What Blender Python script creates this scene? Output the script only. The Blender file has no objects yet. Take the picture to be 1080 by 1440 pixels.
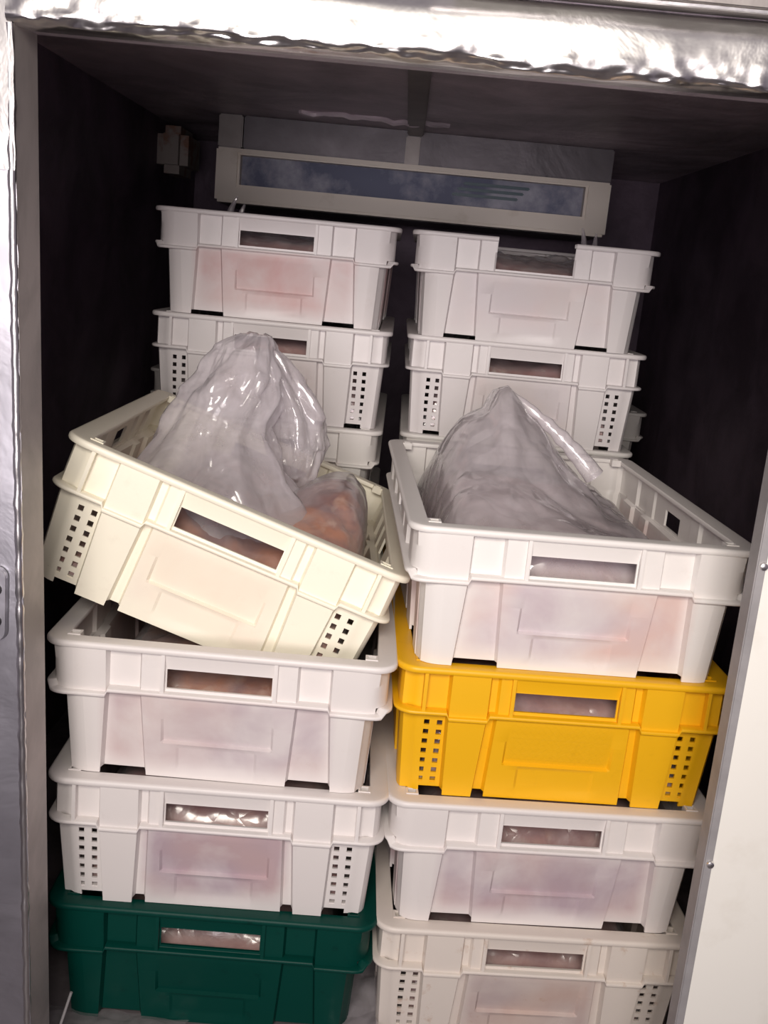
import bpy, bmesh, math, random
from mathutils import Vector, Matrix, Euler, noise

SC = bpy.context.scene
COL = SC.collection
R = random.Random(7)

# ------------------------------------------------------------------ camera
F_PX, PITCH, ROLL, CAM_H = 1478.5, 0.2285, 0.0936, 0.9639
cd = bpy.data.cameras.new('camera')
cd.sensor_fit = 'VERTICAL'; cd.sensor_height = 24.0
cd.lens = F_PX / 1440.0 * 24.0
cd.clip_start = 0.02
cam = bpy.data.objects.new('camera', cd); COL.objects.link(cam)
_c, _s = math.cos(PITCH), math.sin(PITCH)
fw = Vector((0, _c, -_s)); up = Vector((0, _s, _c)); rt = Vector((1, 0, 0))
rt2 = rt * math.cos(ROLL) + up * math.sin(ROLL)
up2 = -rt * math.sin(ROLL) + up * math.cos(ROLL)
M = Matrix((rt2, up2, -fw)).transposed().to_4x4()
M.translation = (0, 0, CAM_H)
cam.matrix_world = M
SC.camera = cam

# ------------------------------------------------------------------ light
SC.view_settings.view_transform = 'Standard'
SC.view_settings.look = 'None'
SC.view_settings.gamma = 1.0
SC.view_settings.use_curve_mapping = False
SC.view_settings.exposure = -0.22
world = bpy.data.worlds.new('world'); SC.world = world
world.use_nodes = True
world.node_tree.nodes['Background'].inputs[0].default_value = (0.80, 0.68, 0.84, 1)
world.node_tree.nodes['Background'].inputs[1].default_value = 0.24

def area(name, loc, target, sx, sy, power, color, spread=180):
    l = bpy.data.lights.new(name, 'AREA'); l.shape = 'RECTANGLE'
    l.size = sx; l.size_y = sy; l.spread = math.radians(spread); l.energy = power; l.color = color
    o = bpy.data.objects.new(name, l); COL.objects.link(o)
    o.location = loc
    o.rotation_euler = (Vector(target) - Vector(loc)).to_track_quat('-Z', 'Y').to_euler()
    return o
area('room_lamp', (-0.12, -0.40, 1.40), (0.05, 1.2, 0.72), 0.80, 0.45, 8.4, (1.0, 0.93, 0.83), 95)
area('fill_light', (-0.20, -1.9, 0.86), (0.0, 1.6, 1.03), 1.4, 0.9, 6.9, (1.0, 0.915, 0.93), 62)  # added soft fill from far behind the camera, reaches cooler and ceiling

# ------------------------------------------------------------------ helpers
def tag(o, label=None, cat=None, group=None, kind=None):
    if label: o['label'] = label
    if cat: o['category'] = cat
    if group: o['group'] = group
    if kind: o['kind'] = kind
    return o

def empty(name, mat=None):
    o = bpy.data.objects.new(name, None); COL.objects.link(o)
    o.empty_display_size = 0.05
    if mat is not None: o.matrix_world = mat
    return o

def mesh_from(name, verts, faces, smooth=None):
    me = bpy.data.meshes.new(name)
    me.from_pydata([tuple(v) for v in verts], [], faces)
    me.validate(); me.update()
    if smooth is not None:
        me.polygons.foreach_set('use_smooth', [True] * len(me.polygons))
        if smooth < 180: me.set_sharp_from_angle(angle=math.radians(smooth))
    return me

def link(name, me, mat=None, parent=None, loc=None):
    o = bpy.data.objects.new(name, me); COL.objects.link(o)
    if mat is not None:
        if not me.materials: me.materials.append(mat)
        else:
            o.material_slots[0].link = 'OBJECT'; o.material_slots[0].material = mat
    if parent is not None: o.parent = parent
    if loc is not None: o.location = loc
    return o

def box_me(name, x0, x1, y0, y1, z0, z1, bev=0.0):
    bm = bmesh.new()
    bmesh.ops.create_cube(bm, size=1)
    for v in bm.verts:
        v.co = Vector(((x0+x1)/2 + v.co.x*(x1-x0), (y0+y1)/2 + v.co.y*(y1-y0), (z0+z1)/2 + v.co.z*(z1-z0)))
    if bev: bmesh.ops.bevel(bm, geom=bm.edges[:], offset=bev, segments=2, affect='EDGES')
    me = bpy.data.meshes.new(name); bm.to_mesh(me); bm.free()
    return me

def tube_me(name, pts, rad, seg=12, cap=True):
    n = len(pts); V = []; Fc = []
    for i, p in enumerate(pts):
        p = Vector(p)
        t = (Vector(pts[min(i+1, n-1)]) - Vector(pts[max(i-1, 0)])).normalized()
        a = t.orthogonal() if i == 0 else (a - t * a.dot(t))
        a.normalize(); b = t.cross(a)
        r = rad[i] if isinstance(rad, (list, tuple)) else rad
        for k in range(seg):
            th = 2*math.pi*k/seg
            V.append(p + (a*math.cos(th) + b*math.sin(th))*r)
    for i in range(n-1):
        for k in range(seg):
            k2 = (k+1) % seg
            Fc.append((i*seg+k, i*seg+k2, (i+1)*seg+k2, (i+1)*seg+k))
    if cap:
        Fc.append(tuple(reversed(range(seg)))); Fc.append(tuple(range((n-1)*seg, n*seg)))
    return mesh_from(name, V, Fc, 50)

# ------------------------------------------------------------------ materials
def new_mat(name):
    m = bpy.data.materials.new(name); m.use_nodes = True
    nt = m.node_tree; b = nt.nodes['Principled BSDF']
    return m, nt, b
def N(nt, t, **kw):
    n = nt.nodes.new(t)
    for k, v in kw.items(): setattr(n, k, v)
    return n
def math_n(nt, op, a, b=None, clamp=False):
    n = N(nt, 'ShaderNodeMath', operation=op, use_clamp=clamp)
    for i, x in enumerate((a, b)):
        if x is None: continue
        if isinstance(x, (int, float)): n.inputs[i].default_value = x
        else: nt.links.new(x, n.inputs[i])
    return n.outputs[0]
def mix_c(nt, fac, a, b):
    n = N(nt, 'ShaderNodeMix', data_type='RGBA')
    for i, x in ((0, fac), (6, a), (7, b)):
        if isinstance(x, (int, float)): n.inputs[i].default_value = x
        elif isinstance(x, tuple): n.inputs[i].default_value = (*x, 1)
        else: nt.links.new(x, n.inputs[i])
    return n.outputs[2]
def noise_n(nt, vec, scale, detail=3, rough=0.55, dist=0.0):
    n = N(nt, 'ShaderNodeTexNoise'); n.inputs['Scale'].default_value = scale
    n.inputs['Detail'].default_value = detail; n.inputs['Roughness'].default_value = rough
    n.inputs['Distortion'].default_value = dist
    nt.links.new(vec, n.inputs['Vector']); return n.outputs[0]
def ramp(nt, fac, lo, hi):
    n = N(nt, 'ShaderNodeMapRange'); n.inputs[1].default_value = lo; n.inputs[2].default_value = hi
    n.clamp = True; nt.links.new(fac, n.inputs[0]); return n.outputs[0]
def bump(nt, h, strength, dist=0.01):
    n = N(nt, 'ShaderNodeBump'); n.inputs['Strength'].default_value = strength
    n.inputs['Distance'].default_value = dist
    nt.links.new(h, n.inputs['Height']); return n.outputs[0]
def obj_vec(nt, rand=True):
    tc = N(nt, 'ShaderNodeTexCoord')
    if not rand: return tc.outputs['Object'], tc.outputs['Object']
    oi = N(nt, 'ShaderNodeObjectInfo')
    add = N(nt, 'ShaderNodeVectorMath', operation='ADD')
    nt.links.new(tc.outputs['Object'], add.inputs[0])
    sc = N(nt, 'ShaderNodeVectorMath', operation='SCALE'); sc.inputs[0].default_value = (37.0, 19.0, 11.0)
    nt.links.new(oi.outputs['Random'], sc.inputs[3]); nt.links.new(sc.outputs[0], add.inputs[1])
    return tc.outputs['Object'], add.outputs[0]

def plastic(name, base, tint=None, tint_amt=0.0, dirt=(0.35, 0.25, 0.15), dirt_amt=0.25, rough=0.42):
    """moulded crate plastic; the thin wall panels let the packed meat behind show as a stain of colour"""
    m, nt, b = new_mat(name)
    o, v = obj_vec(nt)
    c = base
    if tint:
        sep = N(nt, 'ShaderNodeSeparateXYZ'); nt.links.new(o, sep.inputs[0])
        zlo = ramp(nt, sep.outputs[2], 0.004, 0.03); zhi = ramp(nt, sep.outputs[2], 0.116, 0.104)
        mask = math_n(nt, 'MULTIPLY', zlo, zhi)
        blot = ramp(nt, noise_n(nt, v, 11, 4, 0.55, 0.3), 0.36, 0.66)
        hue = ramp(nt, noise_n(nt, v, 7, 2), 0.42, 0.62)
        ax = math_n(nt, 'ABSOLUTE', sep.outputs[0])
        solid = math_n(nt, 'GREATER_THAN', sep.outputs[1], 0.0)
        lim = math_n(nt, 'ADD', math_n(nt, 'MULTIPLY', solid, 0.047), 0.083)
        side = math_n(nt, 'LESS_THAN', math_n(nt, 'ABSOLUTE', sep.outputs[1]), 0.262)
        mask = math_n(nt, 'MULTIPLY', mask, math_n(nt, 'MAXIMUM', math_n(nt, 'MULTIPLY', math_n(nt, 'SUBTRACT', math_n(nt, 'ADD', lim, 0.012), ax), 45.0, True), side))
        oi2 = N(nt, 'ShaderNodeObjectInfo')
        mask = math_n(nt, 'MULTIPLY', mask, math_n(nt, 'ADD', math_n(nt, 'MULTIPLY', oi2.outputs['Random'], 0.5), 0.6))
        tc = mix_c(nt, hue, tint[0], tint[1])
        f = math_n(nt, 'MULTIPLY', math_n(nt, 'MULTIPLY', math_n(nt, 'ADD', math_n(nt, 'MULTIPLY', blot, 0.65), 0.35), mask), tint_amt)
        c = mix_c(nt, f, c, tc)
    d = ramp(nt, noise_n(nt, v, 34, 6, 0.7), 0.60, 0.80)
    c = mix_c(nt, math_n(nt, 'MULTIPLY', d, dirt_amt), c, dirt)
    nt.links.new(c, b.inputs['Base Color'])
    b.inputs['Roughness'].default_value = rough
    nt.links.new(bump(nt, noise_n(nt, v, 60, 3), 0.10, 0.002), b.inputs['Normal'])
    return m

MAT = {}
MAT['white'] = plastic('white_plastic', (0.80, 0.765, 0.745), ((0.68, 0.47, 0.43), (0.56, 0.46, 0.51)), 1.05, dirt_amt=0.12)
MAT['pink'] = plastic('pink_stained_plastic', (0.74, 0.695, 0.70), ((0.62, 0.37, 0.37), (0.64, 0.45, 0.44)), 1.5, dirt_amt=0.12)
MAT['pale'] = plastic('pale_plastic', (0.72, 0.68, 0.685), ((0.74, 0.56, 0.54), (0.66, 0.57, 0.62)), 0.45, dirt_amt=0.12)
MAT['mauve'] = plastic('mauve_white_plastic', (0.77, 0.725, 0.71), ((0.56, 0.40, 0.40), (0.47, 0.37, 0.42)), 1.25, dirt_amt=0.12)
MAT['cream'] = plastic('cream_plastic', (0.90, 0.85, 0.71), ((0.86, 0.64, 0.52), (0.76, 0.62, 0.60)), 0.60, dirt_amt=0.12)
MAT['stained'] = plastic('stained_white_plastic', (0.74, 0.67, 0.61), ((0.56, 0.40, 0.35), (0.48, 0.38, 0.38)), 0.85, dirt=(0.42, 0.20, 0.07), dirt_amt=0.75)
MAT['yellow'] = plastic('yellow_plastic', (0.86, 0.46, 0.006), dirt=(0.45, 0.2, 0.01), dirt_amt=0.25)
MAT['green'] = plastic('green_plastic', (0.0, 0.045, 0.034), dirt=(0.0, 0.014, 0.012), dirt_amt=0.7)
MAT['green'].node_tree.nodes['Principled BSDF'].inputs['Specular IOR Level'].default_value = 0.2

def diamond(m):   # raised diamond grip pattern moulded on the yellow crate
    nt = m.node_tree; b = nt.nodes['Principled BSDF']
    tc = N(nt, 'ShaderNodeTexCoord')
    mp = N(nt, 'ShaderNodeMapping'); mp.inputs['Rotation'].default_value = (0, math.radians(45), 0)
    nt.links.new(tc.outputs['Object'], mp.inputs[0])
    ck = N(nt, 'ShaderNodeTexChecker'); ck.inputs['Scale'].default_value = 150
    nt.links.new(mp.outputs[0], ck.inputs[0])
    sep = N(nt, 'ShaderNodeSeparateXYZ'); nt.links.new(tc.outputs['Object'], sep.inputs[0])
    ax = math_n(nt, 'ABSOLUTE', sep.outputs[0])
    k = math_n(nt, 'MULTIPLY', math_n(nt, 'LESS_THAN', ax, 0.060), math_n(nt, 'MULTIPLY', math_n(nt, 'GREATER_THAN', sep.outputs[2], 0.05), math_n(nt, 'LESS_THAN', sep.outputs[2], 0.106)))
    nt.links.new(bump(nt, math_n(nt, 'MULTIPLY', ck.outputs['Fac'], k), 0.5, 0.0015), b.inputs['Normal'])
diamond(MAT['yellow'])

def metal(name, base, rough, metallic=1.0, bs=8, bstr=0.3, bd=0.01, var=0.3):
    m, nt, b = new_mat(name)
    o, v = obj_vec(nt, False)
    n1 = noise_n(nt, v, bs, 5, 0.6, 0.4)
    dk = tuple(x*(1-var) for x in base)
    nt.links.new(mix_c(nt, ramp(nt, n1, 0.35, 0.65), base, dk), b.inputs['Base Color'])
    b.inputs['Metallic'].default_value = metallic
    b.inputs['Roughness'].default_value = rough
    nt.links.new(bump(nt, n1, bstr, bd), b.inputs['Normal'])
    return m
MAT['foil'] = metal('aluminium_foil', (0.84, 0.82, 0.80), 0.28, 1.0, 10, 0.14, 0.01, 0.12)
MAT['sheet'] = metal('aluminium_sheet', (0.62, 0.61, 0.66), 0.40, 1.0, 9, 0.15, 0.01, 0.25)
MAT['reveal'] = metal('galvanised_reveal', (0.50, 0.455, 0.44), 0.5, 0.3, 10, 0.1, 0.005, 0.30)
MAT['steel'] = metal('steel_strip', (0.36, 0.345, 0.35), 0.55, 0.15, 20, 0.08, 0.004, 0.2)
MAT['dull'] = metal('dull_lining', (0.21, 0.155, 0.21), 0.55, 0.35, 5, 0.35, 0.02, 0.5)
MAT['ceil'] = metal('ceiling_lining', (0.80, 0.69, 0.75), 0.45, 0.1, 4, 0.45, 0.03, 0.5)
MAT['casing'] = metal('casing_steel', (0.17, 0.155, 0.17), 0.45, 0.5, 6, 0.3, 0.01, 0.4)
MAT['trim'] = metal('header_trim', (0.34, 0.31, 0.30), 0.5, 0.5, 12, 0.1, 0.01, 0.2)
MAT['dark'] = metal('dark_iron', (0.05, 0.045, 0.05), 0.45, 0.6, 30, 0.1, 0.002, 0.3)

def simple(name, base, rough=0.5, spots=None, sc=20, lo=0.6, hi=0.75, amt=0.6):
    m, nt, b = new_mat(name)
    o, v = obj_vec(nt, False)
    c = base
    n = noise_n(nt, v, sc, 5, 0.65)
    c = mix_c(nt, math_n(nt, 'MULTIPLY', ramp(nt, n, lo, hi), amt), base, spots if spots else tuple(x*0.6 for x in base))
    nt.links.new(c, b.inputs['Base Color']); b.inputs['Roughness'].default_value = rough
    nt.links.new(bump(nt, n, 0.1, 0.004), b.inputs['Normal'])
    return m
MAT['wall_white'] = simple('white_wall_panel', (0.86, 0.84, 0.78), 0.5, (0.70, 0.66, 0.58), 9, 0.55, 0.75, 0.5)
MAT['frame'] = simple('evaporator_frame', (0.86, 0.79, 0.70), 0.5, (0.68, 0.60, 0.50), 14)
MAT['floor'] = simple('floor_lining', (0.16, 0.14, 0.15), 0.6, (0.07, 0.06, 0.065), 12, 0.45, 0.65, 0.8)
MAT['light_patch'] = simple('light_patch_box', (0.42, 0.37, 0.34), 0.6, (0.30, 0.13, 0.07), 16, 0.5, 0.62, 0.8)  # pale colour in place of light on the left wall, rusty spots
MAT['frost'] = simple('frosted_coil', (0.10, 0.115, 0.20), 0.55, (0.48, 0.48, 0.56), 9, 0.44, 0.70, 0.85)
MAT['teal'] = simple('teal_fin', (0.02, 0.07, 0.10), 0.4)
MAT['vane'] = simple('vane_grey', (0.16, 0.19, 0.25), 0.45, (0.3, 0.33, 0.4), 12, 0.45, 0.65, 0.6)

def meat(name, a, bb, cc):
    m, nt, b = new_mat(name)
    o, v = obj_vec(nt)
    c = mix_c(nt, ramp(nt, noise_n(nt, v, 13, 4, 0.6, 0.8), 0.38, 0.62), a, bb)
    c = mix_c(nt, ramp(nt, noise_n(nt, v, 26, 5, 0.6, 0.5), 0.55, 0.72), c, cc)
    nt.links.new(c, b.inputs['Base Color']); b.inputs['Roughness'].default_value = 0.38
    nt.links.new(bump(nt, noise_n(nt, v, 40, 4), 0.3, 0.004), b.inputs['Normal'])
    return m
MAT['meat'] = meat('frozen_meat', (0.42, 0.20, 0.20), (0.62, 0.36, 0.33), (0.70, 0.58, 0.55))
MAT['meat_pale'] = meat('pale_frozen_meat', (0.60, 0.42, 0.42), (0.68, 0.53, 0.52), (0.74, 0.66, 0.64))
MAT['meat_red'] = meat('brown_red_meat', (0.24, 0.09, 0.08), (0.52, 0.20, 0.10), (0.62, 0.40, 0.30))

def film(name, alpha, tint, rough=0.22, bsc=55, bst=0.55):
    m, nt, b = new_mat(name)
    o, v = obj_vec(nt)
    b.inputs['Base Color'].default_value = (*tint, 1)
    b.inputs['Roughness'].default_value = rough
    b.inputs['Specular IOR Level'].default_value = 0.9
    vo = N(nt, 'ShaderNodeTexVoronoi', feature='DISTANCE_TO_EDGE'); vo.inputs['Scale'].default_value = bsc
    wv = N(nt, 'ShaderNodeVectorMath', operation='ADD'); nz = N(nt, 'ShaderNodeTexNoise'); nz.inputs['Scale'].default_value = bsc*0.4
    nt.links.new(v, nz.inputs['Vector']); s2 = N(nt, 'ShaderNodeVectorMath', operation='SCALE'); s2.inputs[3].default_value = 0.04
    nt.links.new(nz.outputs['Color'], s2.inputs[0]); nt.links.new(v, wv.inputs[0]); nt.links.new(s2.outputs[0], wv.inputs[1]); nt.links.new(wv.outputs[0], vo.inputs['Vector'])
    n1 = vo.outputs['Distance']
    nt.links.new(bump(nt, n1, bst, 0.008), b.inputs['Normal'])
    lw = N(nt, 'ShaderNodeLayerWeight'); lw.inputs['Blend'].default_value = 0.5      # film is denser seen edge-on
    a = math_n(nt, 'ADD', math_n(nt, 'MULTIPLY', ramp(nt, noise_n(nt, v, 20, 3, 0.5, 1.0), 0.35, 0.7), 0.14), alpha - 0.07)
    a = math_n(nt, 'ADD', a, math_n(nt, 'MULTIPLY', math_n(nt, 'POWER', lw.outputs['Facing'], 2.2), 0.45), True)
    tr = N(nt, 'ShaderNodeBsdfTransparent'); gl = N(nt, 'ShaderNodeBsdfGlossy'); gl.inputs['Roughness'].default_value = rough*0.75
    m1 = N(nt, 'ShaderNodeMixShader'); m2 = N(nt, 'ShaderNodeMixShader')
    nt.links.new(a, m1.inputs[0]); nt.links.new(tr.outputs[0], m1.inputs[1]); nt.links.new(b.outputs[0], m1.inputs[2])
    fr = math_n(nt, 'ADD', math_n(nt, 'MULTIPLY', math_n(nt, 'POWER', lw.outputs['Facing'], 4.0), 0.4), 0.075)
    bn = nt.nodes['Principled BSDF'].inputs['Normal'].links[0].from_socket
    nt.links.new(bn, gl.inputs['Normal'])
    nt.links.new(fr, m2.inputs[0]); nt.links.new(m1.outputs[0], m2.inputs[1]); nt.links.new(gl.outputs[0], m2.inputs[2])
    nt.links.new(m2.outputs[0], nt.nodes['Material Output'].inputs['Surface'])
    return m
MAT['film'] = film('clear_plastic_film', 0.15, (0.80, 0.76, 0.78), 0.24, 40, 0.2)
MAT['film_bag'] = film('hazy_plastic_bag', 0.38, (0.80, 0.74, 0.79), 0.16, 17)

# ------------------------------------------------------------------ setting
XL, XR, YB, ZC = -0.625, 0.69, 3.12, 1.262
def struct(name, me, mat): return tag(link(name, me, mat), kind='structure')

def sheet_grid(name, f, nu, nv, smooth=60):
    V = [f(i/(nu-1), j/(nv-1)) for j in range(nv) for i in range(nu)]
    Fc = [(j*nu+i, j*nu+i+1, (j+1)*nu+i+1, (j+1)*nu+i) for j in range(nv-1) for i in range(nu-1)]
    return mesh_from(name, V, Fc, smooth)

struct('floor', box_me('floor', -1.3, 1.3, -1.2, 3.3, -0.08, 0.0), MAT['floor'])
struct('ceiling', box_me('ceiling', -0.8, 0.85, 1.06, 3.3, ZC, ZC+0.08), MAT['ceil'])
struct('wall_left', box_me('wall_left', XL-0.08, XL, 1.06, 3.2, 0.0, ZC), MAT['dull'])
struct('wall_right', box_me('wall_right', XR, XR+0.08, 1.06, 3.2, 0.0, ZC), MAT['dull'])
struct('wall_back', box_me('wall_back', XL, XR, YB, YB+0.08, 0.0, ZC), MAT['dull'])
# loose folds of the ceiling lining
def fold(yc, x0, x1, h, seed):
    pts = [(x0+(x1-x0)*i/24, yc + 0.03*noise.noise((i*0.22, seed, 0)), ZC-0.002-h*abs(noise.noise((i*0.3, seed, 5)))) for i in range(25)]
    return tube_me('ceiling_fold', pts, 0.006, 6)
for k, (yc, x0, x1) in enumerate(((2.3, -0.25, 0.06),)):
    struct('trim_%d' % (k+10), fold(yc, x0, x1, 0.012, k*3.3), MAT['ceil'])
struct('trim_6', box_me('trim_6', -0.026, 0.010, 1.12, 2.46, ZC-0.012, ZC, 0.003), MAT['trim'])   # raised strip standing in for the cooler frame's reflection in the ceiling

# front partition round the opening (y 1.00 to 1.06)
def jx(z): return -0.367 + (1.127 - z) * 0.0296      # left jamb edge, slightly out of plumb
def jamb():
    V = []
    for z in (0.0, 1.30):
        V += [(-1.3, 1.0, z), (jx(z), 1.0, z), (jx(z), 1.06, z), (-1.3, 1.06, z)]
    return mesh_from('wall_front_left', V, [(0,1,5,4), (1,2,6,5), (2,3,7,6), (3,0,4,7), (4,5,6,7), (3,2,1,0)])
wfl = struct('wall_front_left', jamb(), MAT['reveal'])
struct('wall_front_top', box_me('wall_front_top', -0.37, 1.3, 1.004, 1.06, 1.146, 1.75), MAT['ceil'])
struct('wall_front_upper', box_me('wall_front_upper', -1.3, -0.37, 1.0, 1.06, 1.30, 1.75), MAT['sheet'])
struct('wall_front_right', box_me('wall_front_right', 0.3770, 1.3, 1.0, 1.024, 0.0, 1.143), MAT['wall_white'])

# right edge strip with its screws
st = struct('trim_3', box_me('trim_3', 0.3685, 0.3780, 0.9985, 1.0255, 0.0, 1.143, 0.0012), MAT['steel'])
for z in (0.713, 0.387):
    o = link('screw', tube_me('screw', [(0.3750, 0.9985, z), (0.3750, 0.9955, z), (0.3750, 0.9948, z)], [0.0042, 0.0036, 0.0015], 14), MAT['foil'], st)

# left face sheets: lower one and the upper one lapping over it
def face_sheet(name, z0, z1, y):
    def f(u, v):
        z = z0 + (z1-z0)*v; e = jx(z) + 0.0005 + 0.0016*noise.noise((z*40, 3.1, 0)) * (1 if u > 0.9 else 0)
        x = -0.62 + (e + 0.62)*u
        return Vector((x, y + 0.0016*noise.noise((x*18, z*9, 1.7)), z))
    return sheet_grid(name, f, 16, 60)
struct('trim_1', face_sheet('trim_1', 0.0, 1.03, 0.9975), MAT['sheet'])
struct('trim_2', face_sheet('trim_2', 1.018, 1.30, 0.9952), MAT['foil'])
# crumpled angle bead running down the jamb edge
pts = []; rad = []
for i in range(150):
    z = 1.143*i/149
    pts.append((jx(z)-0.0035+0.0010*noise.noise((z*60, 0, 2)), 0.9985+0.001*noise.noise((z*45, 4, 2)), z))
    rad.append(0.0042+0.0016*noise.noise((z*90, 7, 2)))
struct('trim_4', tube_me('trim_4', pts, rad, 8), MAT['foil'])

# foil-clad header, dented, its lower edge crumpled and turned under
def header(u, v):
    x = -0.372 + 1.5*u
    prof = [(1.062, 1.148), (1.03, 1.1445), (1.006, 1.142), (0.996, 1.1435), (0.990, 1.150), (0.990, 1.165), (0.992, 1.185), (0.996, 1.199), (1.004, 1.203)]
    t = v*(len(prof)-1); i = min(int(t), len(prof)-2); k = t-i
    y = prof[i][0]*(1-k)+prof[i+1][0]*k; z = prof[i][1]*(1-k)+prof[i+1][1]*k
    edge = math.exp(-((v-0.42)/0.16)**2)
    y += 0.0050*edge*noise.noise((x*34, z*60, 0.3)) + 0.0030*edge*noise.noise((x*90, v*14, 2.3)) + 0.0022*noise.noise((x*9, z*22, 8.0))
    z += 0.0042*edge*noise.noise((x*24, v*5, 4.4)) + 0.0016*noise.noise((x*5, 1, 1))
    return Vector((x, y, z))
struct('trim_5', sheet_grid('trim_5', header, 420, 44, 180), MAT['foil'])
struct('trim_7', box_me('trim_7', 0.02, 1.3, 0.972, 1.004, 1.2035, 1.235, 0.003), MAT['trim'])
struct('trim_8', tube_me('trim_8', [(0.0+0.03*i, 0.974, 1.2035+0.0007*noise.noise((i*0.7, 0, 0))) for i in range(44)], 0.0022, 6), MAT['foil'])

# ------------------------------------------------------------------ crate
W, D, H = 0.41, 0.6, 0.1714
ZL = H - 0.058                     # underside of the collar
ZR = H - 0.0075                    # underside of the rim
RC = 0.020
def hw(z): return 0.1910
def bw(z, end): return (0.1835 + 0.0060*min(1, z/ZL)) if end == 0 else (0.1735 + 0.0050*min(1, z/ZL))
def hd(z): return 0.2705 + 0.0145*min(1, z/ZL)
HT, HDT = hw(ZL), hd(ZL)

HOLE_U = (0.398, 0.360); HOLE_HU = 0.0080
HOLE_Z = [0.0165 + 0.0132*i for i in range(7)]; HOLE_HZ = 0.0034
def mirror_cols(cols):             # cols: right half, ascending u -> whole side, ascending
    left = [(-a, -b, z) for a, b, z in reversed(cols)]
    return left + cols
e = 0.0035
A_HALF = [(0.0, 0.0, 'cen'), (0.11, 0.11, 'cen'), (0.118, 0.118, 'cen2'), (0.150, 0.150, 'cen2'), (0.156, 0.156, 'cen2'), (0.163, 0.163, 'cen3'),
          (0.200-e, 0.208-e, 'cen3'), (0.200+e, 0.208+e, 'gap'), (0.225-e, 0.240-e, 'gap'), (0.225+e, 0.240+e, 'pil'),
          (0.343-e, 0.333-e, 'pil'), (0.343+e, 0.333+e, 'perf')]
for u in sorted(HOLE_U):
    A_HALF += [(u-HOLE_HU, u-HOLE_HU, 'perf'), (u+HOLE_HU, u+HOLE_HU, 'perf')]
B_HALF = [(0.0, 0.0, 'cen'), (0.11, 0.11, 'cen'), (0.118, 0.118, 'cen2'), (0.150, 0.150, 'cen2'), (0.156, 0.156, 'cen2'), (0.163, 0.163, 'cen3'),
          (0.225-e, 0.208-e, 'cen3'), (0.225+e, 0.208+e, 'rec'), (0.318-e, 0.335-e, 'rec'), (0.318+e, 0.335+e, 'cor'),
          (0.412-e, 0.405-e, 'cor'), (0.414, 0.414, 'cor')]
S_HALF = [(0.0, 0.0, 'scen'), (0.055, 0.055, 'scen'), (0.14-e, 0.14-e, 'scen'), (0.14+e, 0.14+e, 'srec'), (0.2-e, 0.2-e, 'srec'), (0.2+e, 0.2+e, 'spil'),
          (0.29-e, 0.29-e, 'spil'), (0.29+e, 0.29+e, 'srec'), (0.38-e, 0.38-e, 'srec'), (0.38+e, 0.38+e, 'spil'), (0.44, 0.44, 'spil')]
def half_to_side(h): return [(-a, -b, z) for a, b, z in reversed(h[1:])] + h

ROWS = sorted({0.0, 0.0065, 0.0125, 0.038, 0.042, 0.046, 0.0485, 0.060, 0.078, 0.097, 0.103, ZL-0.0075, ZL-0.0045, ZL, ZL+0.003, 0.1195, 0.1435, 0.1460, ZR}
              | {round(z+s*HOLE_HZ, 5) for z in HOLE_Z for s in (-1, 1)})
_r = [ROWS[0]]
for z in ROWS[1:]:
    if z - _r[-1] > 0.0006: _r.append(z)
ROWS = _r

def lip_z(zone): return ZL - 0.0065 if zone in ('pil', 'cor') else ZL
def off(zone, u, z):
    zl = lip_z(zone); au = abs(u)
    if z >= zl + 0.001:                                   # collar between lower flange and rim
        k = min(1, max(0, (z-ZL)/(ZR-ZL)))
        if zone == 'cor': return 0.0072 + 0.0055*k
        if zone == 'pil': return 0.0090 + 0.0025*k
        if zone in ('spil',): return 0.0070
        if zone in ('cen', 'cen2'):
            return 0.0105 if z > 0.146 else 0.0050
        if zone == 'scen': return 0.0055
        if zone == 'perf': return 0.0005
        if zone == 'rec': return 0.0005
        if zone == 'cen3': return 0.0075
        return 0.0025
    if zone in ('pil', 'cor'): return 0.0100
    if zone in ('perf', 'rec', 'srec', 'gap'): return 0.0
    if zone == 'spil': return 0.006
    if zone == 'scen': return 0.004
    d = 0.0070
    if zone in ('cen', 'cen2') and 0.047 < z < 0.100: d -= 0.0052*(0.100-z)/0.053
    if zone == 'cen' and 0.0115 < z < 0.0435: d -= 0.0022
    return d

# perimeter columns: A end (y-), right side, B end (y+), left side, rounded corners between
COLS = []
def side_cols(half, side, length):
    for a, b, z in half_to_side(half): COLS.append(('s', side, a, b, z, length))
def corner_cols(ci, zone_a, zone_b):
    for k in range(0, 7):
        COLS.append(('c', ci, k/6, None, zone_a if k < 3 else zone_b, 0))
side_cols(A_HALF, 'A', W); corner_cols(0, 'perf', 'spil')
side_cols(S_HALF, 'R', D); corner_cols(1, 'spil', 'cor')
side_cols(B_HALF, 'B', W); corner_cols(2, 'cor', 'spil')
side_cols(S_HALF, 'L', D); corner_cols(3, 'spil', 'perf')
NRM = {'A': Vector((0, -1, 0)), 'R': Vector((1, 0, 0)), 'B': Vector((0, 1, 0)), 'L': Vector((-1, 0, 0))}
TAN = {'A': Vector((1, 0, 0)), 'R': Vector((0, 1, 0)), 'B': Vector((-1, 0, 0)), 'L': Vector((0, -1, 0))}
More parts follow.
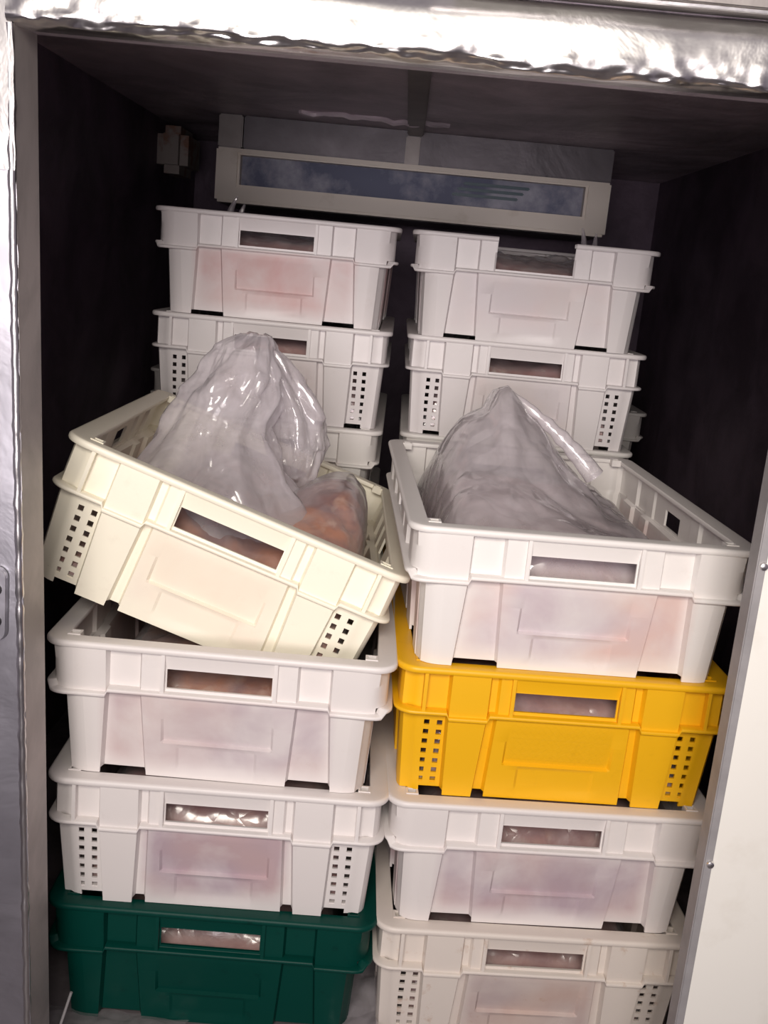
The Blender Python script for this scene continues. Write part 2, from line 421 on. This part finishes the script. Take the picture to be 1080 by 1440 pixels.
def col_base(c, z, r=RC, body=False):
    """base point on the tapered wall and outward normal for column c at height z"""
    w, d = hw(z), hd(z)
    if body:
        if c[0] == 's' and c[1] in 'RL':
            t = (c[2] + 0.5) if c[1] == 'R' else (0.5 - c[2])
            w = bw(z, 0)*(1-t) + bw(z, 1)*t
        else: w = bw(z, 0 if c[1] in ('A', 0, 3) else 1)
    if c[0] == 's':
        n, t = NRM[c[1]], TAN[c[1]]
        v = min(1, z/ZL); u = c[2]*v + c[3]*(1-v)
        half = w if c[1] in 'AB' else d
        top = HT if c[1] in 'AB' else HDT
        s = u*c[5]*(half/top if c[1] in 'RL' else 1)
        s = max(-(half-r), min(half-r, s))
        dist = d if c[1] in 'AB' else w
        return n*dist + t*s + Vector((0, 0, z)), n
    cx, cy = [(1, -1), (1, 1), (-1, 1), (-1, -1)][c[1]]
    a = math.radians([-90, 0, 90, 180][c[1]] + 90*c[2])
    n = Vector((math.cos(a), math.sin(a), 0))
    return Vector((cx*(w-r), cy*(d-r), z)) + n*r, n

def thick(name, quads, pos, nrm, t, smooth=32):
    """solid shell of thickness t from a set of quads over (col,row) keys"""
    idx = {}; V = []; Fc = []; edges = {}
    for q in quads:
        for k in q:
            if k not in idx:
                idx[k] = len(V)//2; V.append(pos[k]); V.append(pos[k] - nrm[k]*t)
        i = [idx[k] for k in q]
        Fc.append(tuple(2*j for j in i)); Fc.append(tuple(2*j+1 for j in reversed(i)))
        for a, b in zip(i, i[1:]+i[:1]): edges[(a, b)] = True
    for (a, b) in edges:
        if (b, a) not in edges: Fc.append((2*b, 2*a, 2*a+1, 2*b+1))
    return mesh_from(name, V, Fc, smooth)

def crate_meshes(broken=False):
    pos, nrm = {}, {}
    n = len(COLS)
    for ci, c in enumerate(COLS):
        for ri, z in enumerate(ROWS):
            p, nn = col_base(c, z, RC, z < lip_z(c[4]) + 0.001)
            u = c[2] if c[0] == 's' else 0.5
            pos[ci, ri] = p + nn*off(c[4], u, z); nrm[ci, ri] = nn
    body, gA, gB, pl, pr = [], [], [], [], []
    for ci in range(n):
        cj = (ci+1) % n; a, b = COLS[ci], COLS[cj]
        for ri in range(len(ROWS)-1):
            zm = (ROWS[ri]+ROWS[ri+1])/2
            q = ((ci, ri), (cj, ri), (cj, ri+1), (ci, ri+1))
            side = a[1] if a[0] == 's' and b[0] == 's' and a[1] == b[1] else None
            um = (a[2]+b[2])/2 if side else 0.5
            zones = {a[4], b[4]}
            if zm < 0.0065 and zones & {'perf', 'rec', 'gap', 'srec'} and side and not (side == 'A' and abs(um) > 0.41): continue
            if side in ('A', 'B'):
                if abs(um) < 0.150 and 0.1195 < zm < 0.1435: continue
                if abs(um) < 0.156 and zm > 0.1435:
                    (gA if side == 'A' else gB).append(q); continue
                if broken and side == 'A' and abs(um) < 0.156 and zm > 0.1195: continue
            if side == 'A' and zones == {'perf'} and zm < ZL:
                if any(abs(abs(um)-h) < HOLE_HU*0.9 for h in HOLE_U) and any(abs(zm-h) < HOLE_HZ*0.95 for h in HOLE_Z): continue
                (pl if um < 0 else pr).append(q); continue
            if side in ('R', 'L') and abs(um) < 0.055 and 0.1195 < zm < 0.1435: continue
            body.append(q)
    out = {'body': thick('body', body, pos, nrm, 0.0032)}
    out['grip_a'] = None if broken else thick('grip_bar', gA, pos, nrm, 0.009)
    out['grip_b'] = thick('grip_bar', gB, pos, nrm, 0.009)
    out['perf_l'] = thick('perforated_panel', pl, pos, nrm, 0.0032)
    out['perf_r'] = thick('perforated_panel', pr, pos, nrm, 0.0032)
    # rings: rim (flat ledge with rounded nose) and lower flange
    def ring(name, profile, zfun, skip=None, r=0.011):
        V = []; Fc = []; m = len(profile)
        for c in COLS:
            zz = zfun(c)
            p, nn = col_base(c, ZL, r)
            for o, dz in profile: V.append(p + nn*o + Vector((0, 0, zz + dz - ZL)))
        live = []
        for ci in range(n):
            cj = (ci+1) % n; a, b = COLS[ci], COLS[cj]
            ok = not (skip and skip(a, b))
            live.append(ok)
            if not ok: continue
            for k in range(m):
                k2 = (k+1) % m
                Fc.append((ci*m+k, cj*m+k, cj*m+k2, ci*m+k2))
        for ci in range(n):
            if live[ci] and not live[ci-1]: Fc.append(tuple(range(ci*m, ci*m+m)))
            if live[ci-1] and not live[ci]: Fc.append(tuple(reversed(range(ci*m, ci*m+m))))
        return mesh_from(name, V, Fc, 50)
    sk = (lambda a, b: a[0] == 's' and b[0] == 's' and a[1] == 'A' and b[1] == 'A' and abs((a[2]+b[2])/2) < 0.156) if broken else None
    out['rim'] = ring('rim', [(0.0138, 0.0), (0.0150, 0.0018), (0.0150, 0.0052), (0.0136, 0.0072), (0.0110, 0.0078), (-0.0085, 0.0070), (-0.0095, 0.0055), (-0.0085, 0.0010), (-0.0020, 0.0)], lambda c: ZR-0.0003, sk)
    out['flange'] = ring('lower_flange', [(0.0, 0.0), (0.0122, 0.0), (0.0136, 0.0014), (0.0136, 0.0038), (0.0122, 0.0050), (0.0, 0.0056)], lambda c: lip_z(c[4])-0.0028)
    # floor plate and its underside
    V = []; 
    for zz in (0.0105, 0.0140):
        for c in COLS:
            p, nn = col_base(c, zz, RC, True); V.append(p - nn*0.0010)
    Fc = [tuple(range(n, 2*n)), tuple(reversed(range(n)))] + [(i, (i+1) % n, n+(i+1) % n, n+i) for i in range(n)]
    out['floor'] = mesh_from('floor_plate', V, Fc)
    return out
CM = crate_meshes(); CMB = crate_meshes(True)
RIB = box_me('rib', -0.0022, 0.0022, -0.0115, 0.0, ZL+0.001, ZR+0.001, 0.0006)
def socket():
    bm = bmesh.new(); a, b = 0.0075, 0.0050
    pts = [(-a,-a),(a,-a),(a,a),(-a,a),(-b,-b),(b,-b),(b,b),(-b,b)]
    vs = [[bm.verts.new((x, y, z)) for x, y in pts] for z in (-0.010, 0.0004)]
    for k in range(4):
        k2 = (k+1) % 4
        bm.faces.new((vs[1][k], vs[1][k2], vs[1][4+k2], vs[1][4+k]))
        bm.faces.new((vs[0][k], vs[0][k2], vs[1][k2], vs[1][k]))
        bm.faces.new((vs[0][4+k2], vs[0][4+k], vs[1][4+k], vs[1][4+k2]))
        bm.faces.new((vs[0][k2], vs[0][k], vs[0][4+k], vs[0][4+k2]))
    me = bpy.data.meshes.new('corner_socket'); bm.to_mesh(me); bm.free(); return me
SOCK = socket()
for me in [m for s in (CM, CMB) for m in s.values() if m] + [RIB, SOCK]: me.materials.append(MAT['white'])

def crate(mat, label, xf, group='stacked plastic crates', broken=False, flip=False):
    root = empty('stacking_crate'); tag(root, label, 'crate', group)
    if flip: xf = xf @ Matrix.Rotation(math.pi, 4, 'Z')
    root.matrix_world = xf
    S = CMB if broken else CM
    m = MAT[mat]
    def p(name, me, mw=None):
        if me is None: return
        o = link(name, me, m, root)
        if mw is not None: o.matrix_local = mw
        return o
    p('body', S['body']); p('rim', S['rim']); p('lower_flange', S['flange']); p('floor_plate', S['floor'])
    p('perforated_panel', S['perf_l']); p('perforated_panel', S['perf_r'])
    p('grip_bar', S['grip_a']); p('grip_bar', S['grip_b'])
    for u in (-0.160, 0.160, -0.415, 0.415):
        p('rib', RIB, Matrix.Translation((u*W, -HDT-0.001, 0)))
    for u in (-0.160, 0.160):
        p('rib', RIB, Matrix.Translation((u*W, HDT+0.001, 0)) @ Matrix.Rotation(math.pi, 4, 'Z'))
    for sx in (-1, 1):
        for sy in (-1, 1):
            p('corner_socket', SOCK, Matrix.Translation((sx*(HT-0.016), sy*(HDT-0.016), H)))
    return root

def pose(xc, yf, yaw, lv, n=H):
    """crate transform from the middle of its front rim edge"""
    return Matrix.Translation((xc - math.sin(yaw)*D/2, yf + math.cos(yaw)*D/2, lv*n)) @ Matrix.Rotation(yaw, 4, 'Z')

PX = {}
def put(key, mat, label, xc, yf, yaw, lv, flip, **kw):
    xf = pose(xc, yf, yaw, lv); PX[key] = xf
    return crate(mat, label, xf, flip=flip, **kw)
# front left stack (solid face: flip=True, perforated face: flip=False)
put('L1', 'green', 'dark green crate on the floor at the bottom of the front left stack', -0.1650, 1.1400, 0.022, 0, True)
put('L2', 'mauve', 'white crate with perforated corners sitting on the dark green crate', -0.1660, 1.1370, 0.034, 1, False)
put('L3', 'mauve', 'white solid-cornered crate directly under the tilted crate', -0.1725, 1.1370, 0.014, 2, True)
# front right stack
put('R1', 'stained', 'rust-stained white perforated crate at the bottom of the front right stack', 0.2430, 1.1600, 0.056, 0, False)
put('R2', 'mauve', 'white crate directly under the yellow crate', 0.2430, 1.1620, 0.066, 1, True)
put('R3', 'yellow', 'bright yellow crate with perforated corners in the front right stack', 0.2385, 1.1660, 0.060, 2, False)
put('R4', 'white', 'open white crate on top of the yellow crate with plastic sheeting spilling out', 0.2355, 1.1590, 0.058, 3, True)
# back stacks
put('BL6', 'pink', 'topmost white crate of the back left stack with pink patches showing through', -0.2190, 1.7890, 0.012, 5, True)
put('BL5', 'pale', 'white perforated crate behind the upright clear plastic bag, second from top at back left', -0.2190, 1.7930, 0.006, 4, False)
put('BL4', 'white', 'white crate third from top at back left, only its right corner showing', -0.2210, 1.7960, 0.004, 3, True)
put('BR6', 'pale', 'topmost white crate of the back right stack with its front grip broken away', 0.2100, 1.7800, -0.012, 5, True)
put('BR5', 'pale', 'white perforated crate under the crate with the broken grip at back right', 0.2180, 1.8020, 0.004, 4, False)
put('BR4', 'white', 'white crate third from top at back right, behind the open crate', 0.2210, 1.8160, 0.0, 3, True)
for lv in range(3):
    put('BL%d' % (lv+1), 'white', 'white crate low in the back stacks behind the front crates', -0.2210, 1.7960, 0.004, lv, lv % 2 == 1)
    put('BR%d' % (lv+1), 'white', 'white crate low in the back stacks behind the front crates', 0.2210, 1.8160, 0.0, lv, lv % 2 == 1)
for lv in range(4):
    lab = ('white crate at the far left in the dark, past the back left stack', 'white crate at the far right in the dark, past the back right stack') if lv == 3 else ('white crate low in the third row at the back of the cold store',)*2
    put('CL%d' % lv, 'white', lab[0], -0.372, 2.45, 0.0, lv, lv % 2 == 1)
    put('CR%d' % lv, 'white', lab[1], 0.388, 2.45, 0.0, lv, lv % 2 == 1)

# the tilted crate, wedged into the one below with its right end down
TQ = Vector((-0.2194, 1.3891, 0.519)); K = 1.055
O = Vector((0, 0, CAM_H))
TQ = O + (TQ - O)*K + Vector((-0.004, 0.0, 0.004))
TX = Matrix.Translation(TQ) @ Euler((-0.030, 0.3335, 0.034), 'XYZ').to_matrix().to_4x4() @ Matrix.Diagonal((K, 0.97, K, 1))
PX['L4'] = TX
crate('cream', 'cream white crate tilted down to the right on top of the front left stack', TX)

# broken-grip crate needs the grip missing on the face that shows: rebuild its front with the broken set
for o in list(bpy.data.objects):
    if o.name.startswith('stacking_crate') and 'broken away' in o.get('label', ''):
        inv = [c for c in o.children]
        for c in inv: bpy.data.objects.remove(c)
        xf = PX['BR6']; lab = o['label']
        bpy.data.objects.remove(o)
def crate_broken(xf, label):
    """solid-cornered face with its middle grip snapped off, made by opening that face of the usual shell"""
    root = crate('pale', label, xf, flip=True)
    done = False
    for c in list(root.children):
        if c.name.startswith('grip_bar') and not done:
            ys = sum(v.co.y for v in c.data.vertices)
            if ys > 0: bpy.data.objects.remove(c); done = True
    for c in list(root.children):
        if c.name.startswith(('rim', 'body')):
            me = c.data.copy(); c.data = me
            bm = bmesh.new(); bm.from_mesh(me)
            def inside(f):
                p = f.calc_center_median()
                if not (p.y > 0.25 and abs(p.x) < 0.0639): return False
                return p.z > (0.1195 if c.name.startswith('body') else 0.1)
            bmesh.ops.delete(bm, geom=[f for f in bm.faces if inside(f)], context='FACES')
            bm.to_mesh(me); bm.free()
    for c in list(root.children):
        if c.name.startswith('rib') and c.matrix_local.translation.y > 0.2: bpy.data.objects.remove(c)
    return root
crate_broken(PX['BR6'], 'topmost white crate of the back right stack with its front grip broken away')

# ------------------------------------------------------------------ contents
def heap(name, top, hx, hy, zb, nx=44, ny=56, seed=0.0, amp=0.006, freq=22, close=True):
    """closed lump filling a crate footprint; top(x,y) gives its surface height"""
    V = []; Fc = []
    for j in range(ny):
        for i in range(nx):
            a, b = 2*i/(nx-1)-1, 2*j/(ny-1)-1
            a = math.copysign(1-(1-abs(a))**1.6, a); b = math.copysign(1-(1-abs(b))**1.6, b)
            x, y = a*hx, b*hy
            h = top(x, y)
            f = (1-abs(a)**10)*(1-abs(b)**12)
            z = zb + (h-zb)*f**0.6
            nz = noise.noise((x*freq+seed, y*freq, seed*1.7)); n2 = noise.noise((x*freq*2.7, y*freq*2.7+seed, 3.0))
            z += amp*f*(nz + 0.45*n2)
            V.append((x + 0.3*amp*n2*f, y + 0.3*amp*nz*f, max(z, zb)))
    for j in range(ny-1):
        for i in range(nx-1):
            Fc.append((j*nx+i, j*nx+i+1, (j+1)*nx+i+1, (j+1)*nx+i))
    if close:
        ringi = [i for i in range(nx)] + [j*nx+nx-1 for j in range(1, ny)] + [(ny-1)*nx+i for i in range(nx-2, -1, -1)] + [j*nx for j in range(ny-2, 0, -1)]
        Fc.append(tuple(reversed(ringi)))
    return mesh_from(name, V, Fc, 180)

def cells(p):
    d = noise.voronoi(p)[0]
    return min(0.55, d[1]-d[0])
def crinkle(x, y, s, f=30):
    """creased film: flat facets meeting in sharp folds"""
    wx, wy = 0.3*noise.noise((x*f*0.5, y*f*0.5, s)), 0.3*noise.noise((x*f*0.5, y*f*0.5, s+5))
    return 1.3*cells((x*f*0.75+s+wx, y*f*0.45+wy, s)) + 0.6*cells((x*f*0.8-s, y*f*1.4+wx, s+9)) - 0.3

GB = 'plastic-wrapped meat in the crates'
def bag(key, label, height, seed, mm='meat', wisps=()):
    root = empty('meat_bag', PX[key] @ Matrix.Translation((0, 0, 0.0)))
    tag(root, label, 'bag', GB)
    top = lambda x, y: height + 0.010*noise.noise((x*9+seed, y*7, 0))
    link('meat', heap('meat', top, 0.158, 0.262, 0.0145, seed=seed), MAT[mm], root)
    ft = lambda x, y: height + 0.009 + 0.010*noise.noise((x*9+seed, y*7, 0)) + 0.010*crinkle(x, y, seed)
    link('plastic_film', heap('plastic_film', ft, 0.164, 0.268, 0.0150, seed=seed+2, amp=0.004, nx=64, ny=70, close=False), MAT['film'], root)
    for (x, y, h, lean) in wisps:
        pts = [(x+lean*t*t, y, height + h*t) for t in (0, .25, .5, .75, 1)]
        link('film_tip', tube_me('film_tip', pts, [0.016, 0.011, 0.007, 0.005, 0.002], 7), MAT['film_bag'], root)
bag('L1', 'wrapped meat glinting through the grip slot of the dark green crate', 0.128, 1.0)
bag('L2', 'wrapped meat in the perforated white crate above the dark green one', 0.130, 2.0)
bag('L3', 'wrapped dark red meat in the crate under the tilted one', 0.116, 3.0, 'meat_red')
bag('R1', 'wrapped meat in the rust-stained bottom crate of the front right stack', 0.122, 4.0)
bag('R2', 'wrapped meat in the white crate under the yellow one', 0.132, 5.0)
bag('R3', 'wrapped meat showing through the grip slot of the yellow crate', 0.134, 6.0)
bag('BL6', 'wrapped meat in the topmost crate of the back left stack', 0.138, 7.0, wisps=((-0.14, 0.05, 0.075, 0.02), (-0.11, 0.0, 0.06, 0.012)))
bag('BL5', 'wrapped meat in the back left crate behind the upright plastic bag', 0.136, 8.0)
bag('BR6', 'wrapped meat in the back right crate with the broken grip', 0.134, 9.0, wisps=((0.13, 0.05, 0.08, -0.01), (0.155, 0.1, 0.075, 0.0)))
bag('BR5', 'wrapped meat in the back right crate second from top', 0.136, 10.0)

# --- the tilted crate: brown-red wrapped meat heaped at its right, a clear bag standing up out of it
inv = TX.inverted()
hp = inv @ Vector((-0.010, 1.50, 0.622)); hq = inv @ Vector((-0.06, 1.36, 0.60))
def tilt_top(x, y):
    h = 0.118 + 0.020*noise.noise((x*7, y*6, 2.2))
    h += (hp.z-0.118)*math.exp(-(((x-hp.x)/0.115)**4 + ((y-hp.y)/0.22)**4))
    h += 0.035*math.exp(-(((x-0.10)/0.07)**2 + ((y+0.08)/0.10)**2))
    h -= 0.075*max(0, min(1, (-x-0.085)/0.06))
    return h
root = empty('meat_bag', TX); tag(root, 'bag of brown-red meat heaped at the right end of the tilted crate', 'bag', GB)
link('meat', heap('meat', tilt_top, 0.172, 0.266, 0.0145, seed=21, amp=0.013, nx=60, ny=76), MAT['meat_red'], root)
link('plastic_film', heap('plastic_film', lambda x, y: tilt_top(x, y)+0.010+0.008*crinkle(x, y, 4.0, 16), 0.1755, 0.270, 0.0150, seed=22, amp=0.004, nx=70, ny=84, close=False), MAT['film'], root)

def loft_bag(name, secs, seg=128, rows=90, seed=0.0, pleat=0.11, nk=(7, 11)):
    """hollow film bag lofted through (x,y,z,rx,ry) sections, pleated towards its gathered top"""
    V = []; Fc = []
    ns = len(secs)-1
    rr = random.Random(int(seed*10)); CR = [(rr.uniform(0, 6.28), rr.uniform(-0.7, 0.7), rr.uniform(0.12, 0.4), rr.choice((1, 1, -1))*rr.uniform(0.7, 1.8)) for _ in range(13)]
    for j in range(rows):
        t = j/(rows-1)*ns; i = min(int(t), ns-1); k = t-i
        k2 = k*k*(3-2*k)*0.5 + k*0.5
        s = [secs[i][q]*(1-k2)+secs[i+1][q]*k2 for q in range(5)]
        g = j/(rows-1)
        for a in range(seg):
            th = 2*math.pi*a/seg
            dx, dy = math.cos(th), math.sin(th)
            fold = math.sin(nk[0]*th + 2.2*math.sin(g*3+seed))*0.55 + math.sin(nk[1]*th - 3.0*g + seed)*0.3
            for (c0, wv, wd, am) in CR:
                dd = abs((th - c0 - wv*math.sin(g*4 + c0*3) + math.pi) % (2*math.pi) - math.pi)
                fold += am*max(0, 1-dd/wd)
            r = 1 + pleat*(0.35+0.9*g)*fold + 0.16*noise.noise((dx*1.6+seed, dy*1.6, g*4.5)) + 0.22*cells((dx*1.7+seed, dy*1.7, g*5)) + 0.10*cells((dx*3.5, dy*3.5+seed, g*8))
            V.append((s[0]+s[3]*dx*r, s[1]+s[4]*dy*r, s[2] + 0.006*noise.noise((dx*2, dy*2, g*7+seed))))
    for j in range(rows-1):
        for a in range(seg):
            b = (a+1) % seg
            Fc.append((j*seg+a, j*seg+b, (j+1)*seg+b, (j+1)*seg+a))
    Fc.append(tuple(range((rows-1)*seg, rows*seg)))
    return mesh_from(name, V, Fc, 180)
root = empty('plastic_bag', Matrix.Translation((-0.22, 1.42, 0.60)))
tag(root, 'empty clear plastic bag standing upright out of the tilted crate', 'bag')
def rel(s): return [(x+0.22, y-1.42, z-0.60, a, b) for x, y, z, a, b in s]
link('bag_body', loft_bag('bag_body', rel([(-0.205, 1.37, 0.565, 0.115, 0.120), (-0.213, 1.38, 0.605, 0.116, 0.12), (-0.240, 1.40, 0.668, 0.098, 0.10), (-0.238, 1.43, 0.728, 0.062, 0.075), (-0.222, 1.45, 0.775, 0.058, 0.06),
     (-0.213, 1.46, 0.806, 0.050, 0.05), (-0.210, 1.47, 0.838, 0.033, 0.035), (-0.200, 1.475, 0.856, 0.018, 0.02)]), seed=1.0, nk=(3, 5)), MAT['film_bag'], root)
link('bag_mouth', loft_bag('bag_mouth', rel([(-0.130, 1.50, 0.640, 0.008, 0.010), (-0.130, 1.50, 0.660, 0.028, 0.035), (-0.131, 1.50, 0.702, 0.040, 0.05), (-0.139, 1.50, 0.748, 0.038, 0.045), (-0.162, 1.49, 0.800, 0.026, 0.035), (-0.182, 1.485, 0.835, 0.014, 0.016)]),
     seed=5.0, seg=96, rows=64, nk=(3, 5)), MAT['film_bag'], root)

# --- the open crate at right: pale meat under a loose clear sheet that peaks at the back left
XR4 = PX['R4']
def r4_meat(x, y): return 0.142 + 0.014*noise.noise((x*8, y*6, 7.0)) - 0.03*max(0, min(1, (x-0.08)/0.08))
def r4_film(x, y):
    h = r4_meat(x, y) + 0.010
    prof = [(-0.19, 0.0), (-0.17, 0.015), (-0.143, 0.062), (-0.115, 0.090), (-0.085, 0.104), (-0.074, 0.132), (-0.060, 0.138), (0.0, 0.088), (0.055, 0.040), (0.080, 0.004), (0.2, 0.0)]
    for (xa, ha), (xb, hb) in zip(prof, prof[1:]):
        if xa <= x < xb: h += (ha+(hb-ha)*(x-xa)/(xb-xa))*math.exp(-abs((y-0.03)/(0.13 if y < 0.03 else 0.17))**2.4); break
    h += 0.030*math.exp(-((x+0.10)/0.07)**2 - ((y+0.15)/0.10)**2)
    return h + 0.015*crinkle(x, y, 14.0, 11)
root = empty('meat_bag', XR4); tag(root, 'pale meat under loose clear plastic sheeting in the open white crate at right', 'bag', GB)
link('meat', heap('meat', r4_meat, 0.160, 0.264, 0.0145, seed=31, amp=0.006), MAT['meat_pale'], root)
link('plastic_film', heap('plastic_film', r4_film, 0.166, 0.270, 0.0150, seed=32, amp=0.003, nx=110, ny=120, close=False), MAT['film_bag'], root)
iv = XR4.inverted()
p0, p1, p2 = (iv @ Vector(q) for q in ((0.163, 1.49, 0.806), (0.240, 1.46, 0.760), (0.290, 1.46, 0.704)))
pts = [p0*(1-t)**2 + p1*2*t*(1-t) + p2*t*t for t in [i/24 for i in range(25)]]
link('rolled_edge', tube_me('rolled_edge', pts, [0.005+0.010*i/24+0.0025*noise.noise((i*0.5, 1, 2)) for i in range(25)], 14), MAT['film_bag'], root)

# ------------------------------------------------------------------ evaporator at the back
EY = 2.46
ev = empty('evaporator_unit', Matrix.Translation((0, EY, 1.072))); tag(ev, 'long white-framed cooling unit hung under the ceiling at the back', 'cooler')
def ep(name, x0, x1, y0, y1, z0, z1, mat, bev=0.0, parent=ev):
    return link(name, box_me(name, x0, x1, y0, y1, z0, z1, bev), mat, parent)
ZT = ZC - 1.072
ep('casing', -0.446, 0.436, 0.055, 0.40, 0.0, ZT-0.001, MAT['casing'])
ep('upper_cover', -0.390, 0.436, 0.004, 0.06, 0.118, ZT-0.001, MAT['casing'], 0.003)
ep('reflection_panel', -0.446, -0.392, 0.002, 0.06, 0.118, ZT-0.001, MAT['trim'], 0.003)  # paler panel, stands in for the frame's reflection in the ceiling
ep('frame_bar', -0.446, 0.436, -0.012, 0.05, 0.0, 0.040, MAT['frame'], 0.006)
ep('frame_bar', -0.446, 0.436, -0.012, 0.05, 0.104, 0.117, MAT['frame'], 0.004)
ep('frame_bar', -0.446, -0.392, -0.0125, 0.05, 0.002, 0.115, MAT['frame'], 0.006)
ep('frame_bar', 0.380, 0.436, -0.0125, 0.05, 0.002, 0.115, MAT['frame'], 0.006)
ep('frosted_coil', -0.40, 0.39, 0.024, 0.050, 0.030, 0.112, MAT['frost'])
for k in range(3):
    ep('teal_fin', 0.085+0.012*k, 0.235+0.012*k, 0.018, 0.026, 0.062+0.0125*k, 0.0685+0.0125*k, MAT['teal'], 0.002)
ep('reflection_strip', -0.028, 0.004, -0.004, 0.006, 0.112, ZT-0.013, MAT['trim'], 0.002)  # lighter strip, lower end of the mirrored frame band

o = link('light_patch_box', box_me('light_patch_box', -0.002, 0.075, -0.09, 0.09, -0.055, 0.055, 0.02), MAT['light_patch'])  # made-up box where light catches the left wall
o.location = (XL, 2.72, 1.19); tag(o, 'pale rust-marked box in place of a light patch high on the dark left wall', 'box')

# ------------------------------------------------------------------ latch, floor scraps
def plate():
    bm = bmesh.new(); seg = 10; out = []
    for cy, a0 in ((0.028, 0), (-0.028, 180)):
        for k in range(seg+1):
            a = math.radians(a0 + 180*k/seg); out.append((0.011*math.cos(a), cy + 0.011*math.sin(a)))
    lo = [bm.verts.new((x, 0, z)) for x, z in out]; hi = [bm.verts.new((x*0.86, -0.005, z*0.97)) for x, z in out]
    bm.faces.new(hi)
    n = len(out)
    for i in range(n): bm.faces.new((lo[i], lo[(i+1) % n], hi[(i+1) % n], hi[i]))
    me = bpy.data.meshes.new('plate'); bm.to_mesh(me); bm.free(); return me
lt = empty('latch_plate', Matrix.Translation((-0.3765, 0.9955, 0.602))); tag(lt, 'rounded metal latch plate with two dark knobs on the left jamb face', 'latch')
link('plate', plate(), MAT['sheet'], lt)
for z in (0.016, -0.017):
    link('knob', tube_me('knob', [(0, -0.004, z), (0, -0.009, z), (0, -0.011, z)], [0.0065, 0.006, 0.003], 14), MAT['dark'], lt)

def scrap(seed, x0, x1, y0, y1, h):
    def f(u, v):
        x = x0+(x1-x0)*u; y = y0+(y1-y0)*v
        x += 0.012*noise.noise((u*3, v*5, seed)); y += 0.012*noise.noise((u*5, v*3, seed+4))
        ed = min(1, 6*min(u, 1-u, v, 1-v))
        return Vector((x, y, 0.003 + h*ed*max(0, 0.5*crinkle(x, y, seed, 26)+0.3)))
    return sheet_grid('plastic_sheet', f, 70, 40, 180)
o = link('plastic_sheet', scrap(2.0, -0.40, -0.185, 1.075, 1.165, 0.012), MAT['film']); tag(o, 'crumpled grey plastic sheet on the floor in front of the dark green crate', 'sheet')
o = link('plastic_sheet', scrap(6.0, -0.005, 0.055, 1.10, 1.50, 0.02), MAT['film_bag']); tag(o, 'crumpled plastic on the floor in the gap between the two front stacks', 'sheet')
o = link('glint_strip', tube_me('glint_strip', [(-0.332, 1.075, 0.004), (-0.328, 1.08, 0.05), (-0.318, 1.085, 0.09)], 0.0018, 8), MAT['steel']); tag(o, 'thin strip added as a glint at the foot of the left jamb', 'strip')  # thin rod added to give the pale glint on the jamb reveal
